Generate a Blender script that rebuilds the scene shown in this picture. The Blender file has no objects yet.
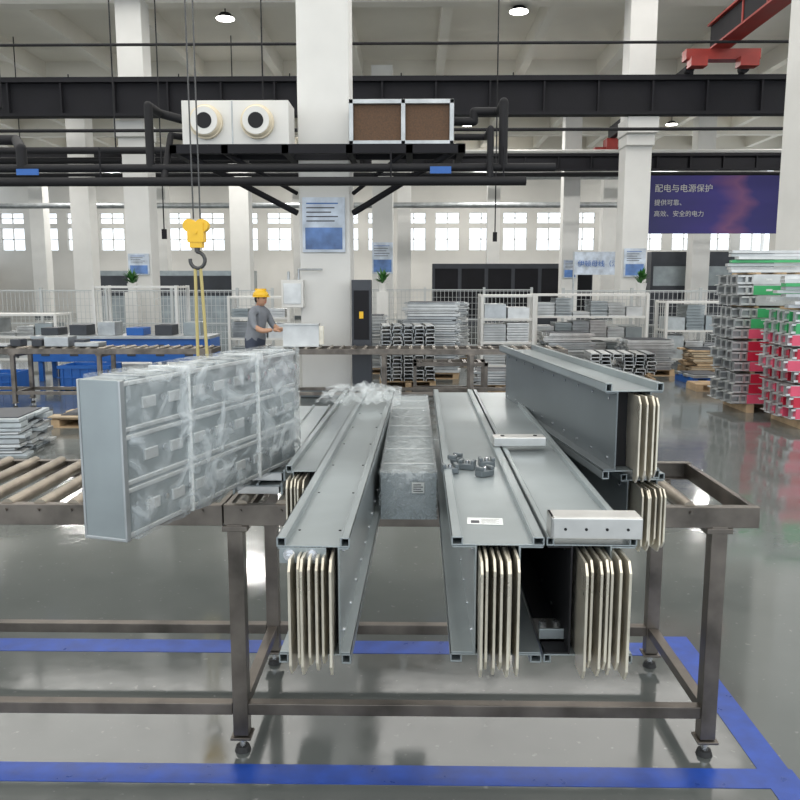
import bpy, math, random
from mathutils import Matrix, Vector
random.seed(7)
scene = bpy.context.scene
R = math.radians

# ---------------------------------------------------------------- materials
def mat(name, col, metal=0.0, rough=0.5, var=0.0, nscale=8.0, bump=0.0, bscale=40.0, emit=None, es=1.0, spec=None):
    m = bpy.data.materials.new(name); m.use_nodes = True
    nt = m.node_tree; b = nt.nodes['Principled BSDF']
    b.inputs['Base Color'].default_value = (*col, 1)
    b.inputs['Metallic'].default_value = metal
    b.inputs['Roughness'].default_value = rough
    if spec is not None: b.inputs['Specular IOR Level'].default_value = spec
    if var > 0 or bump > 0:
        tc = nt.nodes.new('ShaderNodeTexCoord')
    if var > 0:
        n = nt.nodes.new('ShaderNodeTexNoise'); n.inputs['Scale'].default_value = nscale; n.inputs['Detail'].default_value = 5
        nt.links.new(tc.outputs['Object'], n.inputs['Vector'])
        r = nt.nodes.new('ShaderNodeValToRGB')
        r.color_ramp.elements[0].position = 0.3; r.color_ramp.elements[1].position = 0.7
        r.color_ramp.elements[0].color = (*[max(0, c*(1-var)) for c in col], 1)
        r.color_ramp.elements[1].color = (*[min(1, c*(1+var)) for c in col], 1)
        nt.links.new(n.outputs['Fac'], r.inputs['Fac']); nt.links.new(r.outputs['Color'], b.inputs['Base Color'])
        mr = nt.nodes.new('ShaderNodeMapRange')
        mr.inputs['To Min'].default_value = max(0.02, rough*(1-var)); mr.inputs['To Max'].default_value = min(1, rough*(1+var))
        nt.links.new(n.outputs['Fac'], mr.inputs['Value']); nt.links.new(mr.outputs['Result'], b.inputs['Roughness'])
    if bump > 0:
        n2 = nt.nodes.new('ShaderNodeTexNoise'); n2.inputs['Scale'].default_value = bscale; n2.inputs['Detail'].default_value = 3
        nt.links.new(tc.outputs['Object'], n2.inputs['Vector'])
        bp = nt.nodes.new('ShaderNodeBump'); bp.inputs['Strength'].default_value = bump; bp.inputs['Distance'].default_value = 0.02
        nt.links.new(n2.outputs['Fac'], bp.inputs['Height']); nt.links.new(bp.outputs['Normal'], b.inputs['Normal'])
    if emit:
        b.inputs['Emission Color'].default_value = (*emit, 1); b.inputs['Emission Strength'].default_value = es
    return m

M = {}
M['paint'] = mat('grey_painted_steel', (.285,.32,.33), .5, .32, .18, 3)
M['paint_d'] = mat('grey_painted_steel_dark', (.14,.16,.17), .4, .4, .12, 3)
M['alu'] = mat('aluminium', (.58,.58,.565), .85, .35, .12, 12)
M['blade'] = mat('tinned_copper', (.72,.67,.56), .7, .3, .25, 7)
M['black'] = mat('black_housing', (.010,.010,.012), 0, .6, spec=.3)
M['zinc'] = mat('zinc_bolt', (.62,.63,.65), .9, .25)
M['bench'] = mat('bare_steel', (.15,.132,.115), .75, .38, .45, 6)
M['roller'] = mat('roller_steel', (.31,.27,.22), .85, .33, .25, 10)
M['rubber'] = mat('rubber', (.02,.02,.02), 0, .7)
M['label'] = mat('label_paper', (.68,.70,.69), 0, .6, .15, 60)
M['ink'] = mat('ink', (.05,.05,.06), 0, .6)
M['white'] = mat('white_paint', (.66,.655,.63), 0, .6, .05, 1.5)
M['wallw'] = mat('wall_plaster', (.56,.55,.52), 0, .8, .06, .6)
M['ceil'] = mat('ceiling_concrete', (.74,.71,.64), 0, .85, .06, .5)
M['girder'] = mat('girder_paint', (.014,.014,.017), .0, .7, .2, 2, spec=.2)
M['maroon'] = mat('crane_red', (.28,.030,.022), .1, .45, .2, 3)
M['pipe'] = mat('pipe_insulation', (.011,.011,.013), 0, .65, spec=.3)
M['cream'] = mat('nozzle_cream', (.70,.62,.47), 0, .5)
M['filter'] = mat('filter_brown', (.10,.055,.03), 0, .8, .3, 60)
M['blue'] = mat('blue_plastic', (.010,.10,.38), 0, .4, .1, 5)
M['bluetape'] = mat('blue_floor_tape', (.010,.055,.32), 0, .3, .25, 12)
M['wood'] = mat('pallet_wood', (.42,.30,.18), 0, .75, .3, 6)
M['yellow'] = mat('yellow_paint', (.80,.48,.02), 0, .4)
M['red'] = mat('crimson_panel', (.50,.02,.05), .1, .35, .1, 4)
M['pink'] = mat('pink_panel', (.66,.09,.16), .1, .35, .1, 4)
M['green'] = mat('green_panel', (.05,.36,.13), .1, .35, .1, 4)
M['silver'] = mat('galvanised', (.40,.42,.43), .7, .38, .2, 5)
M['silver2'] = mat('galvanised_bright', (.58,.595,.595), .6, .42, .15, 5)
M['strap'] = mat('sling_webbing', (.5,.42,.18), 0, .8)
M['chain'] = mat('chain_steel', (.08,.08,.08), .8, .4)
M['fence'] = mat('fence_paint', (.46,.48,.48), .1, .5)
M['skin'] = mat('skin', (.50,.28,.18), 0, .5)
M['shirt'] = mat('work_shirt', (.20,.215,.24), 0, .9, .12, 10)
M['trouser'] = mat('work_trousers', (.05,.06,.09), 0, .9)
M['hair'] = mat('hair', (.01,.01,.01), 0, .6)
M['leaf'] = mat('leaf', (.04,.16,.03), 0, .5, .3, 10)
M['dirt'] = mat('dark_machine', (.045,.05,.06), .2, .5, .2, 2)
M['teal'] = mat('teal_cabinet', (.05,.2,.22), 0, .5)
M['lampglow'] = mat('lamp_glow', (1,1,1), 0, .5, emit=(1,.97,.9), es=14)
M['foam'] = mat('foam_packing', (.42,.46,.48), .1, .45, .12, 12)
M['glassblue'] = mat('poster_blue', (.10,.2,.45), 0, .4, .5, 3)
M['paper'] = mat('poster_white', (.50,.56,.64), 0, .4, .3, 4)
M['carton'] = mat('carton_board', (.45,.36,.25), 0, .8, .1, 5)

def wrap_mat(name, dens, bscale, dist, col=(.70,.76,.79,1), stretch=(1,1,1), lo=.35, hi=1.9):
    m = bpy.data.materials.new(name); m.use_nodes = True; nt = m.node_tree
    b = nt.nodes['Principled BSDF']; out = nt.nodes['Material Output']
    b.inputs['Base Color'].default_value = col; b.inputs['Roughness'].default_value = .12
    tc = nt.nodes.new('ShaderNodeTexCoord'); mp = nt.nodes.new('ShaderNodeMapping'); mp.inputs['Scale'].default_value = stretch
    v = nt.nodes.new('ShaderNodeTexNoise'); v.inputs['Scale'].default_value = bscale; v.inputs['Detail'].default_value = 4; v.inputs['Distortion'].default_value = 1.0
    nt.links.new(tc.outputs['Object'], mp.inputs['Vector']); nt.links.new(mp.outputs[0], v.inputs['Vector'])
    bp = nt.nodes.new('ShaderNodeBump'); bp.inputs['Strength'].default_value = .8; bp.inputs['Distance'].default_value = dist
    nt.links.new(v.outputs['Fac'], bp.inputs['Height']); nt.links.new(bp.outputs['Normal'], b.inputs['Normal'])
    t = nt.nodes.new('ShaderNodeBsdfTransparent'); mx = nt.nodes.new('ShaderNodeMixShader')
    mr = nt.nodes.new('ShaderNodeMapRange'); mr.inputs['From Min'].default_value = .40; mr.inputs['From Max'].default_value = .68
    mr.inputs['To Min'].default_value = dens*lo; mr.inputs['To Max'].default_value = min(1, dens*hi)
    nt.links.new(v.outputs['Fac'], mr.inputs['Value']); nt.links.new(mr.outputs['Result'], mx.inputs['Fac'])
    nt.links.new(t.outputs[0], mx.inputs[1]); nt.links.new(b.outputs[0], mx.inputs[2]); nt.links.new(mx.outputs[0], out.inputs['Surface'])
    return m
M['wrap'] = wrap_mat('plastic_wrap', .30, 11, .025, stretch=(1,.8,1))
M['bubble'] = wrap_mat('bubble_wrap', .26, 38, .006)
M['film'] = wrap_mat('loose_film', .18, 14, .03)

# ---------------------------------------------------------------- mesh builder
class MB:
    def __init__(s): s.v=[]; s.f=[]; s.m=[]; s.sm=[]; s.mats=[]
    def mi(s, k):
        if k not in s.mats: s.mats.append(k)
        return s.mats.index(k)
    def add(s, vs, fs, k, T=None, smooth=False):
        o=len(s.v); i=s.mi(k)
        for p in vs:
            p=Vector(p); s.v.append(tuple(T@p) if T is not None else tuple(p))
        for f in fs: s.f.append(tuple(a+o for a in f)); s.m.append(i); s.sm.append(smooth)
    def box(s, c, d, k, rz=0, rx=0, ry=0):
        x,y,z=[a/2 for a in d]
        vs=[(-x,-y,-z),(x,-y,-z),(x,y,-z),(-x,y,-z),(-x,-y,z),(x,-y,z),(x,y,z),(-x,y,z)]
        fs=[(0,3,2,1),(4,5,6,7),(0,1,5,4),(1,2,6,5),(2,3,7,6),(3,0,4,7)]
        T=Matrix.Translation(c)
        if rz or rx or ry: T=T@Matrix.Rotation(rz,4,'Z')@Matrix.Rotation(ry,4,'Y')@Matrix.Rotation(rx,4,'X')
        s.add(vs,fs,k,T)
    def bb(s, x0,x1,y0,y1,z0,z1,k): s.box(((x0+x1)/2,(y0+y1)/2,(z0+z1)/2),(x1-x0,y1-y0,z1-z0),k)
    def cyl(s, p1, p2, r, k, n=12, r2=None, caps=True):
        p1=Vector(p1);p2=Vector(p2); d=(p2-p1); L=d.length
        q=d.to_track_quat('Z','Y').to_matrix().to_4x4(); T=Matrix.Translation(p1)@q
        r2=r if r2 is None else r2
        vs=[(r*math.cos(2*math.pi*i/n),r*math.sin(2*math.pi*i/n),0) for i in range(n)]+[(r2*math.cos(2*math.pi*i/n),r2*math.sin(2*math.pi*i/n),L) for i in range(n)]
        s.add(vs,[(i,(i+1)%n,n+(i+1)%n,n+i) for i in range(n)],k,T,True)
        if caps: s.add(vs,[tuple(range(n-1,-1,-1)),tuple(range(n,2*n))],k,T)
    def path(s, pts, r, k, n=10):
        for a,b in zip(pts[:-1],pts[1:]): s.cyl(a,b,r,k,n)
        for p in pts[1:-1]: s.sph(p,(r,r,r),k,8,6)
    def sph(s, c, rad, k, n=16, m=10, zmin=-1.0):
        vs=[];fs=[]
        for j in range(m+1):
            t=math.pi*j/m
            for i in range(n):
                a=2*math.pi*i/n; z=max(math.cos(t),zmin)
                vs.append((c[0]+rad[0]*math.sin(t)*math.cos(a),c[1]+rad[1]*math.sin(t)*math.sin(a),c[2]+rad[2]*z))
        for j in range(m):
            for i in range(n): fs.append((j*n+i,(j+1)*n+i,(j+1)*n+(i+1)%n,j*n+(i+1)%n))
        s.add(vs,fs,k,None,True)
    def done(s, name, loc=(0,0,0), rz=0, bevel=0, parent=None):
        me=bpy.data.meshes.new(name); me.from_pydata(s.v,[],s.f)
        for k in s.mats: me.materials.append(M[k])
        me.polygons.foreach_set('material_index',s.m); me.polygons.foreach_set('use_smooth',s.sm); me.update()
        o=bpy.data.objects.new(name,me); scene.collection.objects.link(o); o.location=loc; o.rotation_euler=(0,0,rz)
        if bevel:
            b=o.modifiers.new('Bevel','BEVEL'); b.width=bevel; b.segments=2; b.limit_method='ANGLE'; b.angle_limit=R(50)
        if parent: o.parent=parent
        return o

# ---------------------------------------------------------------- room
fm = bpy.data.materials.new('epoxy_floor'); fm.use_nodes=True; nt=fm.node_tree; b=nt.nodes['Principled BSDF']
tc=nt.nodes.new('ShaderNodeTexCoord')
n1=nt.nodes.new('ShaderNodeTexNoise'); n1.inputs['Scale'].default_value=.7; n1.inputs['Detail'].default_value=8
n2=nt.nodes.new('ShaderNodeTexNoise'); n2.inputs['Scale'].default_value=7; n2.inputs['Detail'].default_value=8; n2.inputs['Roughness'].default_value=.75
n3=nt.nodes.new('ShaderNodeTexNoise'); n3.inputs['Scale'].default_value=26; n3.inputs['Detail'].default_value=4
for n in (n1,n2,n3): nt.links.new(tc.outputs['Object'],n.inputs['Vector'])
r=nt.nodes.new('ShaderNodeValToRGB'); r.color_ramp.elements[0].position=.3; r.color_ramp.elements[1].position=.7
r.color_ramp.elements[0].color=(.085,.095,.091,1); r.color_ramp.elements[1].color=(.13,.14,.135,1)
nt.links.new(n1.outputs['Fac'],r.inputs['Fac'])
r3=nt.nodes.new('ShaderNodeValToRGB'); r3.color_ramp.elements[0].position=.66; r3.color_ramp.elements[1].position=.76
r3.color_ramp.elements[0].color=(0,0,0,1); r3.color_ramp.elements[1].color=(.7,.7,.7,1); nt.links.new(n3.outputs['Fac'],r3.inputs['Fac'])
mxc=nt.nodes.new('ShaderNodeMixRGB'); mxc.inputs['Color2'].default_value=(.25,.26,.25,1); nt.links.new(r3.outputs['Color'],mxc.inputs['Fac']); nt.links.new(r.outputs['Color'],mxc.inputs['Color1'])
nt.links.new(mxc.outputs[0],b.inputs['Base Color'])
mr=nt.nodes.new('ShaderNodeMapRange'); mr.inputs['From Min'].default_value=.35; mr.inputs['From Max'].default_value=.7; mr.inputs['To Min'].default_value=.05; mr.inputs['To Max'].default_value=.15
nt.links.new(n2.outputs['Fac'],mr.inputs['Value']); nt.links.new(mr.outputs['Result'],b.inputs['Roughness'])
b.inputs['Specular IOR Level'].default_value=.9
bp=nt.nodes.new('ShaderNodeBump'); bp.inputs['Strength'].default_value=.08; bp.inputs['Distance'].default_value=.02
nt.links.new(n1.outputs['Fac'],bp.inputs['Height']); nt.links.new(bp.outputs['Normal'],b.inputs['Normal'])
M['floor']=fm
XL,XR,YB,YF,H=-24,19,-8,46,9
g=MB(); g.bb(XL,XR,YB,YF,-.2,0,'floor'); g.done('floor')

g=MB(); g.bb(XL,XR,YB,YF,H,H+.2,'ceil')
x=XL+1.0
while x<XR:
    g.bb(x-.13,x+.13,YB,YF,H-.55,H,'ceil'); x+=2.65
for y in (4,12.2,20,28,31,37,42): g.bb(XL,XR,y-.2,y+.2,H-.8,H,'ceil')
g.done('ceiling')

def wall_windows(name, u0,u1, rows, uw, period, place):
    g=MB(); zs=[0]
    for a,b_ in rows: zs+= [a,b_]
    zs.append(H)
    for i in range(0,len(zs)-1,2): place(g,u0,u1,zs[i],zs[i+1],'wallw',0.3,0)
    u=u0
    while u<u1:
        e=min(u+period,u1)
        for a,b_ in rows:
            place(g,u,min(u+period-uw,u1),a,b_,'wallw',.3,0)
            if u+period-uw<u1:
                for fx in (0,.5,1):
                    c=u+period-uw+uw*fx; place(g,c-.03,c+.03,a,b_,'white',.1,.1)
                place(g,u+period-uw,e,(a+b_)/2-.025,(a+b_)/2+.025,'white',.1,.1)
        u=e
    g.done(name)
wall_windows('wall_back',XL,XR,[(3.56,4.78),(5.05,5.62)],1.35,1.9,
    lambda g,a,b_,z0,z1,k,t,o: g.bb(a,b_,YF+o,YF+o+t,z0,z1,k))
wall_windows('wall_right',YB,YF,[(3.0,7.8)],2.6,3.4,
    lambda g,a,b_,z0,z1,k,t,o: g.bb(XR+o,XR+o+t,a,b_,z0,z1,k))
wall_windows('wall_left',YB,YF,[(3.0,7.8)],2.6,3.4,
    lambda g,a,b_,z0,z1,k,t,o: g.bb(XL-o-t,XL-o,a,b_,z0,z1,k))

# floor tape
g=MB()
g.bb(-6,1.34,2.52,2.63,0,.002,'bluetape'); g.bb(-6,1.22,3.50,3.63,0,.002,'bluetape')
g.bb(1.22,1.33,2.63,3.70,0,.002,'bluetape'); g.bb(1.22,1.33,.6,2.52,0,.002,'bluetape')
g.done('floor_marking_tape')

# columns
def column(x,y,w,corbel=False,top=H-.81):
    g=MB(); h=w/2
    g.bb(-h,h,-h,h,.0,top,'white'); g.bb(-h-.03,h+.03,-h-.03,h+.03,0,.12,'paint_d')
    if corbel:
        g.bb(-h-.05,h+.05,-h-.3,h,5.05,5.4,'white'); g.bb(-h-.02,h+.02,-h-.14,h,4.8,5.05,'white')
    return g.done('concrete_column',(x,y,0),bevel=.015)
column(-1.29,12.25,.74); column(5.78,11.8,.8)
column(-6.55,19.6,.6,True); column(5.15,19.3,.60,True)
for x,y,w in ((-.95,25.5,.64),(-6.1,28.9,.68),(-11.7,28.9,.68),(6.1,32,.64),(-18.4,40,.7),(-12.4,40,.7),(-.4,36,.6),(3.9,40,.6),(11.5,33,.7),(9.5,40,.7),(-5.5,40,.7)): column(x,y,w)

def poster(name,x0,x1,y,z0,z1,k1,k2):
    g=MB(); g.bb(x0,x1,y-.03,y,z0,z1,k1); hh=(z1-z0)
    g.bb(x0+.04,x1-.04,y-.035,y-.028,z0+.05*hh,z0+.45*hh,k2)
    for i in range(5): g.bb(x0+.06,x1-.1-.05*(i%3),y-.035,y-.028,z1-hh*(.12+.08*i),z1-hh*(.10+.08*i),'ink' if i else 'blue')
    return g.done(name)
poster('notice_poster',-1.61,-.99,11.87,2.15,2.93,'paper','glassblue')
poster('notice_poster',-1.27,-.63,25.17,2.0,2.95,'paper','glassblue')
poster('notice_poster',4.9,5.4,18.98,1.85,2.5,'paper','glassblue')
poster('notice_poster',-6.8,-6.3,19.29,1.9,2.4,'paper','glassblue')
poster('notice_poster',5.85,6.35,31.67,1.9,2.6,'paper','glassblue')

# ---------------------------------------------------------------- overhead structure
def runway(y,z0,z1,name='crane_runway_girder'):
    g=MB(); a,b_=XL+.05,XR-.05
    g.bb(a,b_,y-.18,y+.18,z1-.06,z1,'girder'); g.bb(a,b_,y-.16,y+.16,z0,z0+.06,'girder')
    g.bb(a,b_,y-.03,y+.03,z0,z1,'girder'); g.bb(a,b_,y-.04,y+.04,z1,z1+.08,'girder')
    x=XL+.5
    while x<XR: g.bb(x-.02,x+.02,y-.15,y+.15,z0+.05,z1-.05,'girder'); x+=1.2
    g.done(name)
runway(18.72,5.42,6.2); runway(30.4,5.8,6.35)
g=MB()
g.bb(6.5,6.75,2.5,18.6,6.75,7.25,'girder'); g.bb(6.42,6.83,2.5,18.6,7.25,7.29,'maroon'); g.bb(6.42,6.83,2.5,18.6,6.72,6.76,'maroon')
g.bb(5.9,7.5,18.3,18.6,6.5,6.72,'maroon'); g.cyl((6.1,18.62,6.39),(6.1,18.8,6.39),.1,'girder'); g.cyl((7.3,18.62,6.39),(7.3,18.8,6.39),.1,'girder')
g.bb(5.95,6.3,18.1,18.4,6.32,6.52,'maroon'); g.bb(7.0,7.4,18.1,18.4,6.32,6.52,'maroon'); g.bb(6.9,7.2,2.5,18.6,7.0,7.06,'girder')
for i in range(13): g.bb(6.75,7.2,3+i*1.15,3.06+i*1.15,7.0,7.06,'maroon'); g.bb(6.48,6.5,3+i*1.15,3.06+i*1.15,6.76,7.25,'maroon')
g.done('bridge_crane')
g=MB(); g.bb(7.0,7.4,30.1,30.7,6.46,6.9,'maroon'); g.bb(6.6,7.9,30.2,30.6,6.43,6.6,'maroon'); g.bb(7.1,7.3,22,30.4,6.9,7.3,'girder'); g.done('bridge_crane')
g=MB()
a,b_=XL+.05,XR-.05
g.cyl((a,29.5,5.5),(b_,29.5,5.5),.04,'pipe'); g.cyl((-.5,24.5,5.55),(b_,24.5,5.55),.05,'white'); g.cyl((a,17.5,4.9),(b_,17.5,4.9),.035,'pipe')
g.cyl((a,17.4,6.6),(b_,17.4,6.6),.03,'pipe')
g.cyl((2,28,6.1),(b_,28,6.1),.05,'maroon'); g.cyl((a,27,7.4),(b_,27,7.4),.05,'white')
g.cyl((a,35,5.0),(b_,35,5.0),.12,'silver'); g.cyl((a,38,6.6),(b_,38,6.6),.18,'silver')
g.cyl((a,23,5.1),(-1.6,23,5.1),.09,'pipe'); g.cyl((a,23.3,4.75),(b_,23.3,4.75),.05,'pipe'); g.cyl((a,16.6,4.35),(-2.0,16.6,4.35),.07,'pipe')
g.path([(-9.2,16.6,4.35),(-9.2,16.6,5.2),(-8.3,16.6,5.2),(-8.3,16.6,8.0)],.05,'pipe')
for i in range(12): g.cyl((XL+2+i*3.6,27,7.4),(XL+2+i*3.6,27,8.4),.02,'pipe',6)
for i in range(7): g.cyl((-21+i*3,16.6,4.35),(-21+i*3,16.6,8.4),.015,'pipe',6); g.cyl((-20+i*3,23,5.1),(-20+i*3,23,8.4),.015,'pipe',6)
g.done('conduit_pipes')

# air handling
g=MB()
g.bb(-3.3,.7,11.15,11.25,3.44,3.56,'girder'); g.bb(-3.3,.7,11.72,11.8,3.44,3.56,'girder')
for x in (-3.3,-2.6,-1.78,-.91,-.1,.6): g.bb(x,x+.09,11.15,12.6,3.44,3.55,'girder')
g.cyl((-3.2,11.3,3.48),(-1.7,12,2.72),.045,'girder',6); g.cyl((.55,11.3,3.48),(-.88,12,2.72),.045,'girder',6)
g.cyl((-2.6,11.3,3.48),(-1.7,12,3.0),.03,'girder',6); g.cyl((-.1,11.3,3.48),(-.88,12,3.0),.03,'girder',6)
g.done('equipment_platform')
g=MB()
g.bb(-3.16,-1.70,11.3,11.85,3.57,4.16,'white')
for cx in (-2.82,-2.12):
    g.cyl((cx,11.3,3.87),(cx,11.22,3.87),.225,'cream',32); g.cyl((cx,11.22,3.87),(cx,11.16,3.87),.215,'cream',32,.19)
    g.cyl((cx,11.16,3.87),(cx,11.14,3.87),.18,'white',32); g.cyl((cx,11.14,3.87),(cx,11.135,3.87),.105,'pipe',24)
g.bb(-2.48,-2.46,11.29,11.3,3.58,4.15,'silver')
g.done('fan_coil_unit',bevel=.01)
g=MB()
g.bb(-.88,.55,11.5,12.5,3.57,4.17,'silver')
for x0 in (-.88,-.17,.49): g.bb(x0,x0+.06,11.3,11.5,3.57,4.17,'silver')
g.bb(-.88,.55,11.3,11.5,3.57,3.63,'silver'); g.bb(-.88,.55,11.3,11.5,4.11,4.17,'silver')
g.bb(-.82,-.17,11.36,11.5,3.63,4.11,'filter'); g.bb(-.11,.49,11.36,11.5,3.63,4.11,'filter')
g.done('air_handling_unit',bevel=.006)
g=MB()
g.cyl((-9,11.0,3.05),(1.5,11.0,3.05),.06,'pipe'); g.cyl((-9,11.1,3.24),(1.9,11.1,3.24),.055,'pipe')
g.path([(.57,11.7,3.95),(.85,11.7,3.95),(.85,11.7,4.08),(1.2,11.7,4.08),(1.2,11.1,4.08),(1.2,11.1,3.24)],.06,'pipe')
g.path([(.57,11.6,3.72),(1.02,11.6,3.72),(1.02,11.0,3.72),(1.02,11.0,3.05)],.045,'pipe')
g.path([(-3.17,11.6,3.95),(-3.55,11.6,4.05),(-3.55,11.1,4.05),(-3.55,11.1,3.24)],.06,'pipe')
g.path([(-3.17,11.6,3.72),(-3.35,11.4,3.72),(-3.35,11.0,3.05)],.045,'pipe')
g.path([(-9,11.6,3.7),(-5.6,11.6,3.7),(-5.3,11.1,3.5),(-5.3,11.1,3.24)],.07,'pipe')
g.bb(.22,.5,10.92,10.93,3.14,3.23,'blue'); g.bb(-5.3,-5.0,10.92,10.93,3.13,3.21,'blue')
for x in (-8,-6,-4.2,-.3,1.2): g.cyl((x,11.0,3.05),(x,11.0,3.5),.012,'girder')
g.done('chilled_water_pipes')

# banner
bm=bpy.data.materials.new('banner_print'); bm.use_nodes=True; nt=bm.node_tree; bs=nt.nodes['Principled BSDF']; bs.inputs['Roughness'].default_value=.4
tc=nt.nodes.new('ShaderNodeTexCoord'); sp=nt.nodes.new('ShaderNodeSeparateXYZ'); nt.links.new(tc.outputs['Generated'],sp.inputs[0])
rp=nt.nodes.new('ShaderNodeValToRGB'); e=rp.color_ramp.elements; e[0].color=(.012,.010,.12,1); e[0].position=.0; e[1].position=1; e[1].color=(.018,.014,.14,1)
q=e.new(.45); q.color=(.035,.02,.22,1); q=e.new(.62); q.color=(.20,.07,.20,1); q=e.new(.72); q.color=(.025,.018,.18,1)
wv=nt.nodes.new('ShaderNodeTexNoise'); wv.inputs['Scale'].default_value=3; ad=nt.nodes.new('ShaderNodeMath'); ad.operation='MULTIPLY_ADD'; ad.inputs[1].default_value=.35
nt.links.new(tc.outputs['Generated'],wv.inputs['Vector']); nt.links.new(wv.outputs['Fac'],ad.inputs[0]); nt.links.new(sp.outputs['X'],ad.inputs[2])
sb=nt.nodes.new('ShaderNodeMath'); sb.operation='SUBTRACT'; sb.inputs[1].default_value=.17; nt.links.new(ad.outputs[0],sb.inputs[0])
nt.links.new(sb.outputs[0],rp.inputs[0]); nt.links.new(rp.outputs[0],bs.inputs['Base Color'])
M['banner']=bm
g=MB(); g.bb(7.12,11.6,25,25.06,3.2,4.98,'banner')
banner=g.done('wall_banner')
g=MB(); g.bb(7.07,7.12,24.98,25.08,0,5.5,'silver'); g.bb(11.6,11.65,24.98,25.08,0,5.5,'silver'); g.done('banner_frame',parent=banner)
def text(s,x,y,z,size,k,parent):
    c=bpy.data.curves.new('lettering','FONT'); c.body=s; c.size=size; c.extrude=.002; c.materials.append(M[k])
    o=bpy.data.objects.new('lettering',c); scene.collection.objects.link(o); o.location=(x,y,z); o.rotation_euler=(R(90),0,0); o.parent=parent
text('配电与电源保护',7.3,24.98,4.45,.25,'white',banner); text('提供可靠、',7.3,24.98,4.05,.19,'white',banner); text('高效、安全的电力',7.3,24.98,3.72,.19,'white',banner)

def lamp(x,y,z=8.05,r=.24):
    g=MB(); g.cyl((0,0,.12),(0,0,0),r*.5,'girder',16,r); g.cyl((0,0,0),(0,0,-.02),r*.92,'lampglow',20); g.cyl((0,0,.12),(0,0,H-.56-z),.015,'girder',6)
    g.done('high_bay_lamp',(x,y,z))
for x,y in ((-4.6,20.6),(-5.3,34),(2.5,20.2),(2.2,34),(10.5,34),(-13.5,34),(11,23),(-13,23)): lamp(x,y,8.1)

# ---------------------------------------------------------------- roller tables
def roller_table(name, x0, x1, y0, y1, ztop, legs, pitch, lowz=.17, lowx=None, skip_last=False):
    g=MB(); rz=ztop-.015
    for y in (y0,y1):
        g.bb(x0,x1,y-.004,y+.004,rz-.075,rz,'bench')
        s = .03 if y==y0 else -.03
        g.bb(x0,x1,min(y,y+s),max(y,y+s),rz-.006,rz,'bench'); g.bb(x0,x1,min(y,y+s),max(y,y+s),rz-.075,rz-.069,'bench')
    for x in (x0,x1): g.bb(x-.02 if x==x1 else x, x if x==x1 else x+.02,y0,y1,rz-.07,rz-.004,'bench')
    x=x0+.06
    while x<x1-.03-(.1 if skip_last else 0):
        g.cyl((x,y0+.01,ztop-.024),(x,y1-.01,ztop-.024),.024,'roller',14); g.cyl((x,y0-.014,ztop-.035),(x,y0-.004,ztop-.035),.006,'bench',6)
        x+=pitch
    for lx in legs:
        for y in (y0+.02,y1-.02):
            g.box((lx,y,(.07+rz-.07)/2),(.055,.055,rz-.14),'bench'); g.box((lx,y,.062),(.075,.075,.01),'bench')
            g.cyl((lx,y,.02),(lx,y,.06),.012,'zinc'); g.cyl((lx,y,0),(lx,y,.02),.03,'rubber',14,.024)
            g.box((lx,y,rz-.085),(.09,.06,.02),'bench')
        g.bb(lx-.02,lx+.02,y0+.05,y1-.05,lowz-.02,lowz+.02,'bench')
        g.bb(lx-.02,lx+.02,y0+.05,y1-.05,rz-.12,rz-.08,'bench')
    a,b_=lowx if lowx else (legs[0],legs[-1])
    for y in (y0+.02,y1-.02): g.bb(a,b_,y-.02,y+.02,lowz-.022,lowz+.022,'bench')
    return g.done(name,bevel=.0025)
roller_table('roller_table',-.66,1.20,2.70,3.42,.95,(-.622,1.065),.142,skip_last=True)
roller_table('roller_table',-3.9,-.665,2.70,3.42,.95,(-3.7,-2.2),.115,lowx=(-3.7,-.652))
roller_table('roller_conveyor',-9,-2.75,10.85,11.4,.83,(-8.5,-7,-5.5,-4.3,-2.9),.16,lowz=.2)
roller_table('roller_conveyor',-1.85,2.1,10.85,11.4,.83,(-1.7,-.4,.8,2.0),.16,lowz=.2)

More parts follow.
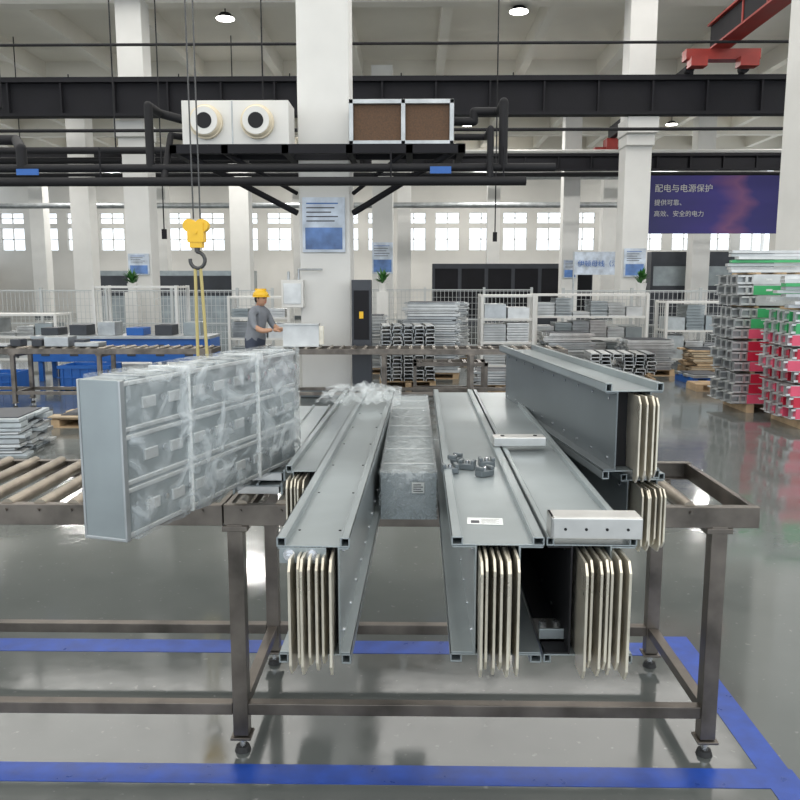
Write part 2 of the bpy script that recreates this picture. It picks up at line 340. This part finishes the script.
# ---------------------------------------------------------------- busbar trunking
def busbar(name, x, y, z, w, h, L, rot=0, n=6, bext=.07, inset=.022, lip=.02, lipw=.016, body='paint', blade_x=None, side_l=None, bolts=True, marks=False):
    g=MB(); W=w/2; t=.003
    for top in (1,0):
        zb = h-lip if top else 0
        z0 = (h-lip) if top else (lip-t)
        g.bb(-W,W,0,L,z0,z0+t,'paint')
        for s in (-1,1):
            xa=s*W; xb=s*(W-t); g.bb(min(xa,xb),max(xa,xb),0,L,zb,zb+lip,'paint')
            xc=s*(W-lipw); zz=h-t if top else 0
            g.bb(min(xa,xc),max(xa,xc),0,L,zz,zz+t,'paint'); g.bb(min(xc,xc-s*t),max(xc,xc-s*t),0,L,zb,zb+lip,'paint')
    B=W-inset
    for s in (-1,1):
        k = side_l if (side_l and s==-1) else body
        g.bb(s*B-.002,s*B+.002,0.0,L,lip,h-lip,k)
        for zz in (lip+.001,h-lip-.004): g.bb(min(s*B,s*(W-.002)),max(s*B,s*(W-.002)),0,L,zz,zz+.003,k)
        yy=.06
        while yy<L:
            for zz in (lip+.025,h-lip-.025): g.cyl((s*(B+.001),yy,zz),(s*(B+.005),yy,zz),.0045,'zinc' if k!='black' else 'black',8)
            yy+=.14
    g.bb(-B+.004,B-.004,.05,L-.02,lip,h-lip,'black')
    bx0,bx1 = blade_x if blade_x else (-B+.008,B-.008)
    for i in range(n):
        xx=bx0+(bx1-bx0)*(i+.5)/n; j=random.uniform(-.012,.010)
        z0=-.004 + (.014 if i%2 else 0)+random.uniform(0,.004); z1=h-lip-.008-random.uniform(0,.006)
        T=.0026; yf=-bext+j
        prof=[(yf,z0+.022),(yf+.014,z0),(-.004,z0),(-.004,lip+.002),(.12,lip+.002),(.12,z1),(yf+.015,z1),(yf,z1-.02)]
        lean=random.uniform(-.005,.005)
        m=len(prof)
        vs=[(xx-T+(lean if p[0]<-.01 else 0),p[0],p[1]) for p in prof]+[(xx+T+(lean if p[0]<-.01 else 0),p[0],p[1]) for p in prof]
        fs=[tuple(range(m))[::-1],tuple(range(m,2*m))]+[(a,(a+1)%m,m+(a+1)%m,m+a) for a in range(m)]
        g.add(vs,fs,'blade')
    if bolts:
        zc=h-lip-.014
        g.bb(-.5*w+.006,.18*w,-.003,0,zc-.018,h-lip,'paint')
        for s in (-.32,-.02):
            xx=s*w
            g.cyl((xx,-.003,zc),(xx,-.006,zc),.012,'zinc',16); g.cyl((xx,-.006,zc),(xx,-.014,zc),.008,'zinc',6); g.cyl((xx,-.014,zc),(xx,-.02,zc),.004,'zinc',8)
    if marks:
        yy=.1
        while yy<L-.05:
            for s in (-1,1): g.cyl((s*(W-.03),yy,h-lip+t),(s*(W-.03),yy,h-lip+t+.001),.003,'black',8)
            yy+=.3
    return g.done(name,(x,y,z),rot,bevel=.0008)
busbar('busbar_trunking',-.194,1.50,.95,.144,.26,2.25,R(-1.0),n=7,bext=.045,marks=True)
busbar('busbar_trunking',.167,1.51,.95,.182,.26,2.2,R(-.5),n=7,inset=.048,lip=.018,lipw=.02,blade_x=(-.04,.04),bolts=False,bext=.065)
busbar('busbar_trunking',.350,1.51,.95,.176,.26,2.2,R(-.5),n=7,inset=.05,lip=.018,lipw=.012,blade_x=(-.03,.062),side_l='black',bolts=False,bext=.065)
busbar('busbar_trunking',-.317,2.38,.95,.14,.20,1.75,R(-1),n=5,blade_x=(-.066,.0),bolts=False)
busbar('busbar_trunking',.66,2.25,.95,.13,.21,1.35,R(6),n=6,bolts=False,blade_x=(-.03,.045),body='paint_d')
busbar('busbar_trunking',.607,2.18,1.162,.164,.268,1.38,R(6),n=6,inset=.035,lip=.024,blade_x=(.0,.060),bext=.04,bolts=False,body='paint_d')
g=MB(); g.bb(-.03,.03,0,.10,0,.01,'alu'); g.bb(-.03,.03,0,.006,0,.03,'paint')
for x in (-.015,.015): g.cyl((x,.05,.01),(x,.05,.026),.009,'zinc',6)
g.done('joint_plate',(.290,1.56,.9685),bevel=.001)
g=MB()
for i,(dx,dz) in enumerate(((0,0),(.006,.042))):
    g.bb(-.095+dx,.085+dx,i*.03,1.6,dz+.03,dz+.034,'paint')
    for s in (-.095,.077): g.bb(s+dx,s+dx+.008,i*.03,1.6,dz,dz+.042,'paint')
    g.bb(-.01+dx,.0+dx,i*.03,1.6,dz+.034,dz+.042,'paint')
    g.bb(-.08+dx,.07+dx,i*.03+.01,1.6,dz,dz+.028,'alu')
g.done('trunking_cover_stack',(-.55,2.78,.95),bevel=.001)

# wrapped box section in the centre
g=MB()
g.bb(-.087,.087,0,1.75,0,.152,'paint'); g.bb(-.089,.089,-.004,.0,.0,.152,'paint')
for s in (-1,1): g.bb(s*.087-.004,s*.087+.004,-.003,1.75,.146,.156,'silver')
for i in range(7): g.bb(-.088,.088,.12+i*.24,.135+i*.24,.152,.155,'silver2')
g.bb(.01,.05,-.018,-.0165,.09,.125,'label')
for i in range(4): g.bb(.015,.046-.006*(i%2),-.019,-.018,.095+i*.007,.098+i*.007,'ink')
o1=g.done('wrapped_trunking_section',(-.013,2.49,.95),bevel=.003)
def wrap_shell(name,parent,x0,x1,y0,y1,z0,z1,k,amp=.006,step=.03,seed=1):
    import bmesh
    bm=bmesh.new(); bmesh.ops.create_cube(bm,size=1)
    for v in bm.verts: v.co=Vector(((x0+x1)/2+v.co.x*(x1-x0),(y0+y1)/2+v.co.y*(y1-y0),(z0+z1)/2+v.co.z*(z1-z0)))
    me=bpy.data.meshes.new(name)
    for ax,lo,hi in ((0,x0,x1),(1,y0,y1),(2,z0,z1)):
        nn=max(1,int((hi-lo)/step))
        for i in range(1,nn):
            p=[0,0,0]; p[ax]=lo+(hi-lo)*i/nn; nrm=[0,0,0]; nrm[ax]=1
            bmesh.ops.bisect_plane(bm,geom=bm.verts[:]+bm.edges[:]+bm.faces[:],plane_co=p,plane_no=nrm)
    rnd=random.Random(seed); bm.normal_update()
    for v in bm.verts: v.co+=v.normal*rnd.uniform(0,amp)
    for f in bm.faces: f.smooth=True
    bm.to_mesh(me); bm.free(); me.materials.append(M[k])
    o=bpy.data.objects.new(name,me); scene.collection.objects.link(o); o.parent=parent; return o
wrap_shell('bubble_wrap_sheet',o1,-.093,.093,-.010,1.76,.004,.159,'bubble',.0025,.04)

# big wrapped stack on the left: one long grey trunking block in stretch film
g=MB(); Wd,Ht,Lg=.125,.42,1.02
g.bb(0,Wd-.004,.002,Lg,0.0,Ht,'paint')
g.bb(0,Wd,-.003,.002,0,Ht,'paint'); g.bb(-.004,Wd+.003,-.006,.01,-.003,.006,'silver'); g.bb(-.004,.003,-.006,.01,0,Ht,'silver'); g.bb(Wd-.003,Wd+.004,-.006,.012,0,Ht,'silver')
for zc in (.0,.14,.28):
    g.bb(Wd-.005,Wd+.002,.004,Lg,zc+.004,zc+.016,'silver2'); g.bb(Wd-.005,Wd+.002,.004,Lg,zc+.123,zc+.135,'silver2')
for i in range(8):
    y=.09+i*.12
    g.bb(-.001,Wd+.002,y,y+.014,Ht,Ht+.004,'silver')
    for zc in (.075,.215,.355): g.bb(Wd-.006,Wd+.001,y,y+.06,zc-.02,zc+.01,'silver2'); g.cyl((Wd-.002,y+.09,zc),(Wd+.004,y+.09,zc),.009,'zinc',8)
for i in range(2): g.bb(-.003,Wd+.006,.3+i*.42,.312+i*.42,-.002,Ht+.006,'label')
big=g.done('wrapped_trunking_stack',(-.86,2.03,1.037),R(-17),bevel=.002)
wrap_shell('stretch_film',big,-.006,Wd+.011,.03,Lg+.01,-.0,Ht+.008,'wrap',.006,.05,3)

g=MB(); rnd=random.Random(5)
N=18; vs=[(-.17+.34*i/N,-.25+.5*j/N,.01+rnd.uniform(0,.055)*(1-abs(i/N-.5))*(1.4-abs(j/N-.5))) for j in range(N+1) for i in range(N+1)]
g.add(vs,[(j*(N+1)+i,j*(N+1)+i+1,(j+1)*(N+1)+i+1,(j+1)*(N+1)+i) for j in range(N) for i in range(N)],'film',None,True)
g.done('crumpled_plastic_film',(-.22,3.4,1.203))

# hardware on top
g=MB(); g.bb(-.088,.088,0,.008,0,.042,'alu'); g.bb(-.088,.088,.008,.06,.034,.042,'alu'); g.bb(-.088,.088,.008,.06,0,.006,'alu')
for x in (-.06,-.02,.02,.06): g.cyl((x,-.0012,.02),(x,.001,.02),.003,'black',8)
g.bb(-.088,-.08,0,.06,0,.042,'alu')
g.done('aluminium_angle_bracket',(.355,1.495,1.2105),R(-1),bevel=.002)
g=MB(); g.bb(-.08,.08,0,.06,0,.028,'alu'); g.cyl((-.05,.03,.028),(-.05,.03,.03),.006,'black'); g.cyl((.05,.03,.028),(.05,.03,.03),.006,'black')
g.done('aluminium_spacer_block',(.325,2.38,1.2105),R(2),bevel=.003)
for i,(x,y,a) in enumerate(((.10,2.10,10),(.15,2.15,-20),(.19,2.07,35),(.12,2.22,60),(.205,2.18,5))):
    g=MB(); g.bb(-.022,.022,-.014,.014,0,.016,'paint_d'); g.bb(-.022,-.012,-.014,.014,.016,.026,'paint_d'); g.bb(.012,.022,-.014,.014,.016,.026,'paint_d')
    g.cyl((0,0,.016),(0,0,.024),.006,'zinc',8); g.done('clamp_fitting',(x,y,1.196),R(a),bevel=.002)
g=MB(); g.bb(-.038,.038,-.024,.024,0,.0008,'label')
g.bb(-.03,-.012,-.016,.004,.0008,.001,'ink')
for i in range(5): g.bb(-.008,.03-.005*(i%2),-.015+i*.007,-.0135+i*.007,.0008,.001,'ink')
g.done('paper_label',(.155,1.66,1.1955),R(-4))

# ---------------------------------------------------------------- hoist hook
g=MB(); T0=8.45-2.07
g.cyl((-.02,0,.10),(-.035,0,T0),.006,'chain',6); g.cyl((.03,0,.10),(.03,0,T0),.006,'chain',6)
g.cyl((-.045,-.035,.05),(-.045,.035,.05),.048,'yellow',18); g.cyl((.045,-.035,.05),(.045,.035,.05),.048,'yellow',18)
g.bb(-.06,.06,-.042,.042,-.07,.075,'yellow'); g.bb(-.045,.045,-.036,.036,-.11,-.07,'yellow'); g.cyl((0,-.05,.0),(0,.05,.0),.014,'yellow',12)
g.cyl((0,0,-.10),(0,0,-.14),.02,'chain',10)
arc=[(.055*math.cos(R(d)),0,-.2+.06*math.sin(R(d))) for d in range(90,-200,-20)]
g.path([(0,0,-.13)]+arc,.014,'chain',8)
for sx,ex in ((-.02,-.03),(.02,.05)): g.cyl((sx,0,-.25),(ex,.02,-1.12),.012,'strap',6)
g.bb(-.05,.07,-.02,.05,-1.15,-1.11,'strap')
g.bb(-.2,.2,-.15,.15,T0-.04,T0,'girder'); g.bb(-.15,.15,-.12,.12,T0-.35,T0-.04,'yellow')
g.done('chain_hoist_hook',(-1.60,6,2.07))
for cx,cy in ((-4.6,15),(1.6,16),(-9.0,17.0)):
    g=MB(); g.cyl((0,0,0),(0,0,8.4-2.6),.012,'pipe',6); g.box((0,0,0),(.08,.06,.18),'girder'); g.done('pendant_control_cable',(cx,cy,2.6))

# ---------------------------------------------------------------- mid-ground
def fence(x0,x1,y,h=1.55):
    g=MB(); x=x0
    while x<x1-.1:
        e=min(x+1.5,x1)
        g.bb(x-.03,x+.03,y-.03,y+.03,0,h+.05,'fence')
        for z in (.12,h*.5,h-.03): g.bb(x,e,y-.015,y+.015,z,z+.03,'fence')
        xx=x+.1
        while xx<e: g.bb(xx-.005,xx+.005,y-.004,y+.004,.12,h,'fence'); xx+=.1
        z=.3
        while z<h: g.bb(x,e,y-.004,y+.004,z-.004,z+.004,'fence'); z+=.15
        x=e
    g.bb(x1-.03,x1+.03,y-.03,y+.03,0,h+.05,'fence')
    g.done('mesh_fence')
fence(-13,-3.2,18.3); fence(3.3,8.4,17.8); fence(-1.2,3,20.5)

def rack(name,x,y,w,d,h,shelves,fill='silver'):
    g=MB(); rnd=random.Random(int(x*100)+3)
    for sx in (-w/2,w/2):
        for sy in (-d/2,d/2): g.bb(sx-.025,sx+.025,sy-.025,sy+.025,0,h,'white')
    for sx in (-w/2,w/2):
        for i in range(6): g.bb(sx-.005,sx+.005,-d/2+d*i/5-.005,-d/2+d*i/5+.005,.1,h,'white')
    for i in range(shelves):
        z=.15+(h-.2)*i/(shelves-1)
        g.bb(-w/2,w/2,-d/2,d/2,z,z+.04,'white')
        if i<shelves-1 and fill:
            n=max(2,int(w/.35)); top=(h-.2)/(shelves-1)-.08
            for j in range(n):
                hh=rnd.uniform(.06,max(.08,top)); xa=-w/2+.05+j*(w-.1)/n; k=rnd.choice([fill,'silver2','foam','alu','silver2','paint'])
                if rnd.random()<.4: g.bb(xa,xa+(w-.1)/n-.03,-d/2+rnd.uniform(.02,.1),d/2-.05,z+.04,z+.04+hh,k)
                else:
                    zz=z+.04
                    while zz<z+.04+hh: g.bb(xa-rnd.uniform(0,.02),xa+(w-.1)/n-.03,-d/2+rnd.uniform(.02,.06),d/2-.05,zz,zz+.02,k); zz+=.03
    g.done(name,(x,y,0))
rack('storage_rack',1.75,15.2,.95,.7,1.5,4); rack('storage_rack',3.55,16.4,2.2,.7,1.5,4)
rack('white_workstation_frame',-5.2,15.4,1.55,.8,1.66,2,None); rack('storage_rack',-8.4,16.4,2.4,.7,1.1,3); rack('storage_rack',-3.1,16.4,1.2,.6,1.45,4)
rack('storage_rack',5.9,16.6,1.6,.7,1.35,3)

def tray_stack(x,y,w,d,h,pal='wood',ang=0,seed=0,name='tray_stack',mats=('silver','silver2','alu'),ends=False):
    g=MB(); rnd=random.Random(seed); z0=0
    if pal:
        for s in (-1,0,1): g.box((s*(w/2-.05),0,.05),(.1,d,.08),pal)
        n=max(4,int(d/.14))
        for i in range(n): g.box((0,-d/2+d*(i+.5)/n,.105),(w,d/n*.7,.02),pal)
        g.bb(-w/2,w/2,-d/2,d/2,0.0,.012,pal); z0=.115
    z=z0
    while z<h:
        if ends:
            n=max(2,int(w/.16)); th=.055
            for i in range(n):
                xa=-w/2+w*i/n+rnd.uniform(0,.02); wb=w/n*.86; o=rnd.uniform(-.06,.06); k=rnd.choice(mats)
                if rnd.random()<.93:
                    g.bb(xa,xa+wb,-d/2+o,d/2+o,z+th-.012,z+th,k); g.bb(xa,xa+.012,-d/2+o,d/2+o,z,z+th,k); g.bb(xa+wb-.012,xa+wb,-d/2+o,d/2+o,z,z+th,k)
            z+=th+.006
        else:
            th=rnd.choice((.025,.035,.05)); n=4; k=rnd.choice(mats)
            for i in range(n):
                ya=-d/2+d*i/n; o=rnd.uniform(-.06,.06); wl=w*rnd.uniform(.85,1.0)
                g.bb(-wl/2+o,wl/2+o,ya,ya+d/n*.9,z,z+th-.006,k)
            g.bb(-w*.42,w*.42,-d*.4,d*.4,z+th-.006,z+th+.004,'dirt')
            z+=th+.004
    return g.done(name,(x,y,0),R(ang))
tray_stack(-4.3,8.1,.8,.8,.36,None,5,1,mats=('silver','silver2','foam'))
tray_stack(-3.75,9.7,1.1,.8,.13,'wood',0,2,mats=('carton','carton'))
tray_stack(-.1,13.4,.9,.8,1.0,'wood',4,3,ends=True); tray_stack(1.35,12.9,.8,.7,.3,'wood',0,4); tray_stack(.35,14.7,1.0,.8,1.35,'wood',-5,5)
tray_stack(2.45,13.6,.9,.8,.35,'wood',8,6); tray_stack(3.55,13.8,1.1,.8,.5,'wood',-4,7,ends=True); tray_stack(2.85,15.1,.9,.7,.75,'wood',5,8)
tray_stack(4.4,15.2,.9,.8,.62,'wood',0,9); tray_stack(5.0,13.9,.6,.8,.14,'blue',3,10); tray_stack(-.9,15.5,.8,.8,1.1,'wood',0,13)
tray_stack(5.6,15.2,.9,.8,.45,'wood',0,11,mats=('wood','carton')); tray_stack(4.75,12.9,.5,.5,.06,'wood',0,12)
tray_stack(6.9,15.6,1.0,.8,.7,'wood',0,15,mats=('carton','silver2')); tray_stack(-9.2,14.4,1.3,.9,1.0,'wood',0,16,mats=('foam','silver2'))
tray_stack(.6,17.6,1.2,.8,1.3,'wood',0,18)
def floor_frame(x,y,w,d,h):
    g=MB()
    for sx in (-1,1):
        for sy in (-1,1): g.box((sx*(w/2-.03),sy*(d/2-.03),h/2),(.05,.05,h),'bench')
    for sy in (-1,1): g.box((0,sy*(d/2-.03),h-.025),(w,.05,.05),'bench'); g.box((0,sy*(d/2-.03),.12),(w,.04,.04),'bench')
    for i in range(5): g.box((-w/2+w*(i+.5)/5,0,h-.02),(.05,d,.04),'bench')
    g.done('steel_trestle',(x,y,0))
floor_frame(.55,11.95,1.1,.6,.55); floor_frame(1.9,12.0,.8,.5,.5)

def crate(x,y,w,d,h):
    g=MB(); t=.02
    g.bb(-w/2,w/2,-d/2,d/2,0,t,'blue')
    for s in (-1,1):
        g.box((s*(w/2-t/2),0,h/2),(t,d,h),'blue'); g.box((0,s*(d/2-t/2),h/2),(w,t,h),'blue')
    g.bb(-w/2-.02,w/2+.02,-d/2-.02,-d/2,h-.05,h,'blue'); g.bb(-w/2-.02,w/2+.02,-d/2-.02,-d/2,h*.5,h*.5+.02,'blue')
    for i in range(6): g.bb(-w/2+w*(i+.5)/6-.01,-w/2+w*(i+.5)/6+.01,-d/2-.015,-d/2,0,h,'blue')
    g.done('blue_crate',(x,y,0))
crate(-5.25,12.9,.8,.6,.40); crate(-6.65,12.7,.7,.6,.30)
g=MB()
g.bb(-1.6,1.5,-.35,.35,.35,.75,'blue'); g.bb(-1.6,1.5,-.4,.4,.75,.8,'silver')
for x in (-1.5,-.5,.5,1.4): g.bb(x-.04,x+.04,-.3,-.22,0,.35,'blue'); g.bb(x-.04,x+.04,.22,.3,0,.35,'blue')
for i in range(6): g.bb(-1.5+i*.5,-1.2+i*.5,-.2,.2,.8,.93+.05*(i%3),('dirt','dirt','silver','blue','dirt','paint')[i]); g.bb(-1.45+i*.5,-1.3+i*.5,-.36,-.35,.45,.65,'dirt')
g.done('blue_assembly_machine',(-5.0,14.1,0),bevel=.008)
g=MB(); g.bb(-.2,.2,-.25,.25,.08,.75,'teal'); 
for s in (-1,1):
    for q in (-1,1): g.cyl((s*.15,q*.2-.02,.04),(s*.15,q*.2+.02,.04),.04,'rubber')
for i in range(4): g.bb(-.18,.18,-.265,-.25,.12+i*.15,.25+i*.15,'silver')
g.done('tool_cabinet',(-7.3,13.2,0),bevel=.006)
g=MB(); g.bb(-.14,.14,-.15,.15,.1,1.75,'dirt'); g.bb(-.11,.11,-.16,-.15,.9,1.6,'girder'); g.bb(-.16,.16,-.17,.17,0,.1,'girder'); g.bb(-.03,.03,-.17,-.16,1.2,1.3,'yellow')
g.done('electrical_cabinet',(-.74,11.65,0),bevel=.006)
g=MB(); g.bb(0,.32,0,.15,1.35,1.75,'white'); g.bb(.03,.29,-.01,0,1.4,1.7,'silver2'); g.cyl((.1,.07,1.75),(.1,.07,1.87),.02,'silver'); g.path([(.25,.07,1.75),(.25,.07,1.9),(.6,.07,1.9)],.015,'silver')
g.done('distribution_box',(-1.92,11.72,0),bevel=.006)
g=MB(); g.bb(0,.5,-.1,.1,.0,.02,'silver2'); g.bb(0,.5,-.1,.1,.3,.32,'silver2'); g.bb(0,.5,-.07,.07,.02,.3,'silver2')
for i in range(5): g.bb(.5,.56,-.05+i*.022,-.045+i*.022,.03,.28,'blade')
g.done('busbar_workpiece',(-1.8,11.12,.83),bevel=.003)
g=MB()
for i in range(9): 
    x=-7.2+i*.42
    if i in (0,1,2,5,6): g.bb(x,x+.34,-.15,.15,0,.06+.04*(i%3),('silver','foam','silver')[i%3])
g.bb(-7.2,-5.6,-.17,.17,0,.03,'silver')
for i in range(4): g.bb(-5.6+i*.3,-5.45+i*.3,-.1,.1,0,.1,'dirt')
g.done('parts_on_conveyor',(0,11.12,.83),bevel=.01)
g=MB(); g.bb(-3.4,3.2,-.5,.5,0,2.5,'dirt')
for i in range(6): g.bb(-3.3+i*1.1,-2.35+i*1.1,-.52,-.5,.3,2.3,'girder')
g.done('dark_enclosure_machine',(4.2,34,0))
g=MB(); g.bb(-3.5,3.5,-.6,.6,0,2.2,'paint'); g.bb(-3.4,3.4,-.62,-.6,1.2,2.0,'dirt'); g.done('test_enclosure',(-10,33,0))
g=MB(); g.bb(-2.6,2.6,-.6,.6,0,3.0,'dirt'); g.bb(-2.5,2.5,-.62,-.6,1.6,2.4,'paint'); g.done('test_enclosure',(12.5,34.5,0))
g=MB(); g.bb(-1.2,1.2,-.05,.0,2.0,2.8,'paper'); g.bb(-1.25,-1.2,-.05,0,0,2.8,'silver'); g.bb(1.2,1.25,-.05,0,0,2.8,'silver')
hd=g.done('freestanding_sign',(6.9,28.8,0)); text('伊顿母线（江苏）',-1.1,-.07,2.3,.24,'blue',hd)
def plant(x,y,z):
    g=MB(); g.cyl((0,0,0),(0,0,.2),.09,'white',14,.12); rnd=random.Random(int(x*10))
    for i in range(60):
        a=rnd.uniform(0,6.28); t=rnd.uniform(.2,1.3); L=rnd.uniform(.18,.30)
        p=Vector((0,0,.18+rnd.uniform(0,.15))); d=Vector((math.cos(a)*math.sin(t),math.sin(a)*math.sin(t),math.cos(t))); s=Vector((-math.sin(a),math.cos(a),0))*.035
        g.add([p,p+d*L*.5+s,p+d*L,p+d*L*.5-s],[(0,1,2,3)],'leaf')
    g.bb(-.14,.14,-.14,.14,-z,0,'white')
    g.done('potted_plant',(x,y,z))
plant(-.75,19.8,1.5); plant(-6.55,18.75,1.5); plant(5.2,18.5,1.5)

# ---------------------------------------------------------------- coloured trunking stack on the right
def col_stack(x0,y,layers,L,cols,seed,e=.22,name='coloured_busbar_stack'):
    g=MB(); rnd=random.Random(seed)
    for s in (.25,L*.55,L-.2): g.box((s,0,.06),(.1,.8,.12),'wood')
    z=.12; lh=.135
    for i in range(layers):
        k=cols(i); xo=rnd.uniform(-.04,.04)
        for j,yy in enumerate((-.33,-.11,.11,.33)):
            o=xo+rnd.uniform(-.03,.03); w=.17
            g.bb(o,L+o,yy-w/2,yy+w/2,z,z+.008,'silver2'); g.bb(o,L+o,yy-w/2,yy+w/2,z+lh-.010,z+lh-.002,'silver2')
            g.bb(o,o+e,yy-w/2,yy-w/2+.008,z,z+.035,'silver2'); g.bb(o,o+e,yy-w/2,yy-w/2+.008,z+lh-.035,z+lh-.002,'silver2')
            g.bb(o+e,L+o,yy-w/2-.006,yy+w/2-.01,z+.006,z+lh-.010,k); g.bb(o+.02,o+e,yy-.03,yy+.03,z+.012,z+lh-.014,'silver')
            if e>.15:
                for q in (.10,.18): g.bb(o+q,o+q+.03,yy-w/2-.004,yy-w/2+.02,z+.01,z+lh-.012,'alu')
            for q in (.36,.85,1.3,1.7):
                if q<L-.2: g.bb(o+q,o+q+.08,yy-w/2-.009,yy-w/2-.006,z+.055,z+.08,'label')
        z+=lh
        if i%3==2:
            for s in (.25,L*.55,L-.2): g.box((s,0,z+.0125),(.06,.8,.025),'wood')
            z+=.025
    g.done(name,(x0,y,0)); return z
zt=col_stack(4.22,10.95,12,1.05,lambda i:'green' if i in(7,8,10) else ('silver2' if i in (9,11) else ('red' if i%3 else 'pink')),1,.2)
zt2=col_stack(4.36,9.72,9,2.2,lambda i:'green' if i>6 else ('red' if i%2 else 'pink'),2,.05)
for X,Y,Z,n_,w_ in ((4.22,10.95,zt,7,1.05),(4.36,9.72,zt2,9,1.9)):
    g=MB(); rnd=random.Random(int(Z*100))
    for i in range(n_): g.box((w_*.52+rnd.uniform(-.06,.08),rnd.uniform(-.2,.2),.0+.022+i*.042),(w_,.12,.036),rnd.choice(['silver2','green','silver2','silver','alu']),rz=R(rnd.uniform(-5,5)))
    g.done('loose_trunking_covers',(X,Y,Z))

# ---------------------------------------------------------------- worker
def skinned(name, V, E, rad, root=0, sub=2):
    me=bpy.data.meshes.new(name+'_sk'); me.from_pydata(V,E,[])
    o=bpy.data.objects.new(name,me); scene.collection.objects.link(o)
    sk=o.modifiers.new('Skin','SKIN'); sk.use_smooth_shade=True
    for i,r in enumerate(rad):
        d=me.skin_vertices[0].data[i]; d.radius=r if isinstance(r,tuple) else (r,r); d.use_root=(i==root)
    s=o.modifiers.new('Sub','SUBSURF'); s.levels=sub; s.render_levels=sub
    dg=bpy.context.evaluated_depsgraph_get(); dg.update()
    nm=bpy.data.meshes.new_from_object(o.evaluated_get(dg)); bpy.data.objects.remove(o)
    o=bpy.data.objects.new(name,nm); scene.collection.objects.link(o); return o
worker=bpy.data.objects.new('factory_worker',None); scene.collection.objects.link(worker)
V=[(0,0,.88),(.02,0,1.04),(.06,0,1.22),(.095,0,1.335),(.115,0,1.40)]
rad=[(.13,.15),(.12,.145),(.12,.165),(.075,.09),.052]
E=[(0,1),(1,2),(2,3),(3,4)]
for s in (-1,1):
    b0=len(V); V+=[(.085,s*.165,1.28),(.17,s*.215,1.08),(.30,s*.19,1.03),(.43,s*.13,1.05)]; rad+=[.065,.048,.04,.026]; E+=[(3,b0),(b0,b0+1),(b0+1,b0+2),(b0+2,b0+3)]
    b0=len(V); V+=[(0,s*.095,.80),(.03,s*.105,.46),(-.02,s*.11,.24),(-.03,s*.11,.09)]; rad+=[.098,.065,.06,.05]; E+=[(0,b0),(b0,b0+1),(b0+1,b0+2),(b0+2,b0+3)]
body=skinned('body',V,E,rad); body.parent=worker
for k in ('shirt','trouser','skin'): body.data.materials.append(M[k])
for p in body.data.polygons:
    c=p.center; p.use_smooth=True
    if c.z<.90: p.material_index=1
    elif c.z>1.385 or (c.x>.215 and abs(c.y)>.09): p.material_index=2
    else: p.material_index=0
for s in (-1,1):
    V=[(.43,s*.13,1.05),(.47,s*.12,1.05),(.50,s*.115,1.045)]; rr=[.026,(.018,.032),(.014,.034)]; E=[(0,1),(1,2)]
    for f in range(4):
        b0=len(V); yo=s*(.115+(.5-(f-1))*.017); ln=(.026,.03,.028,.022)[f]
        V+=[(.505,yo,1.042),(.505+ln,yo,1.036),(.505+ln*1.7,yo,1.018)]; rr+=[.009,.0085,.007]; E+=[(2,b0),(b0,b0+1),(b0+1,b0+2)]
    b0=len(V); V+=[(.475,s*.085,1.045),(.50,s*.07,1.035)]; rr+=[.01,.008]; E+=[(1,b0),(b0,b0+1)]
    h=skinned('hand_%s'%('l' if s>0 else 'r'),V,E,rr,0,1); h.data.materials.append(M['skin']); h.parent=worker
g=MB(); g.sph((.13,0,1.475),(.088,.072,.105),'skin',20,14)
g.sph((.215,0,1.468),(.016,.012,.022),'skin',8,6)
for s in (-1,1):
    g.sph((.125,s*.074,1.47),(.018,.008,.028),'skin',8,6); g.sph((.205,s*.028,1.487),(.01,.012,.007),'ink',8,6); g.bb(.195,.213,s*.028-.014,s*.028+.014,1.503,1.508,'hair')
g.bb(.196,.212,-.02,.02,1.428,1.434,'red')
g.sph((.112,0,1.485),(.085,.077,.088),'hair',18,12)
g.done('head',parent=worker)
g=MB(); g.sph((.125,0,1.515),(.125,.105,.105),'yellow',24,14,zmin=0.0); g.cyl((.135,0,1.505),(.135,0,1.515),.13,'yellow',28,.122); g.bb(.03,.22,-.012,.012,1.60,1.625,'yellow')
g.done('hard_hat',parent=worker)
g=MB()
for s in (-1,1): g.sph((.03,s*.11,.045),(.13,.05,.045),'rubber',14,8); g.bb(-.1,.16,s*.11-.05,s*.11+.05,0,.02,'rubber')
g.done('boots',parent=worker)
worker.location=(-2.30,11.62,0); worker.rotation_euler=(0,0,R(-28)); 

# ---------------------------------------------------------------- lights
w=bpy.data.worlds.new('World'); scene.world=w; w.use_nodes=True
w.node_tree.nodes['Background'].inputs[0].default_value=(.86,.93,1,1); w.node_tree.nodes['Background'].inputs[1].default_value=2.0
def area(x,y,z,sx,sy,p,col=(1,.98,.94)):  # unseen area lights added below the ceiling to fill the hall, not modelled fixtures
    l=bpy.data.lights.new('ceiling_fill_light','AREA'); l.shape='RECTANGLE'; l.size=sx; l.size_y=sy; l.energy=p; l.color=col
    o=bpy.data.objects.new('ceiling_fill_light',l); scene.collection.objects.link(o); o.location=(x,y,z)
for x in (-15,-5.5,3.5,12.5):
    for y in (-3,4,10.5): area(x,y,8.1,8,6,290)
    area(x,16.6,8.1,8.5,4.5,260)
    for y in (26,34,41): area(x,y,8.1,1.0,.8,400)

# ---------------------------------------------------------------- camera
cam=bpy.data.cameras.new('Camera'); cam.sensor_width=36; cam.lens=36; cam.clip_end=200
co=bpy.data.objects.new('Camera',cam); scene.collection.objects.link(co); co.location=(0,0,1.7); co.rotation_euler=(R(90-8.3),0,R(.93))
scene.camera=co
scene.view_settings.view_transform='Standard'
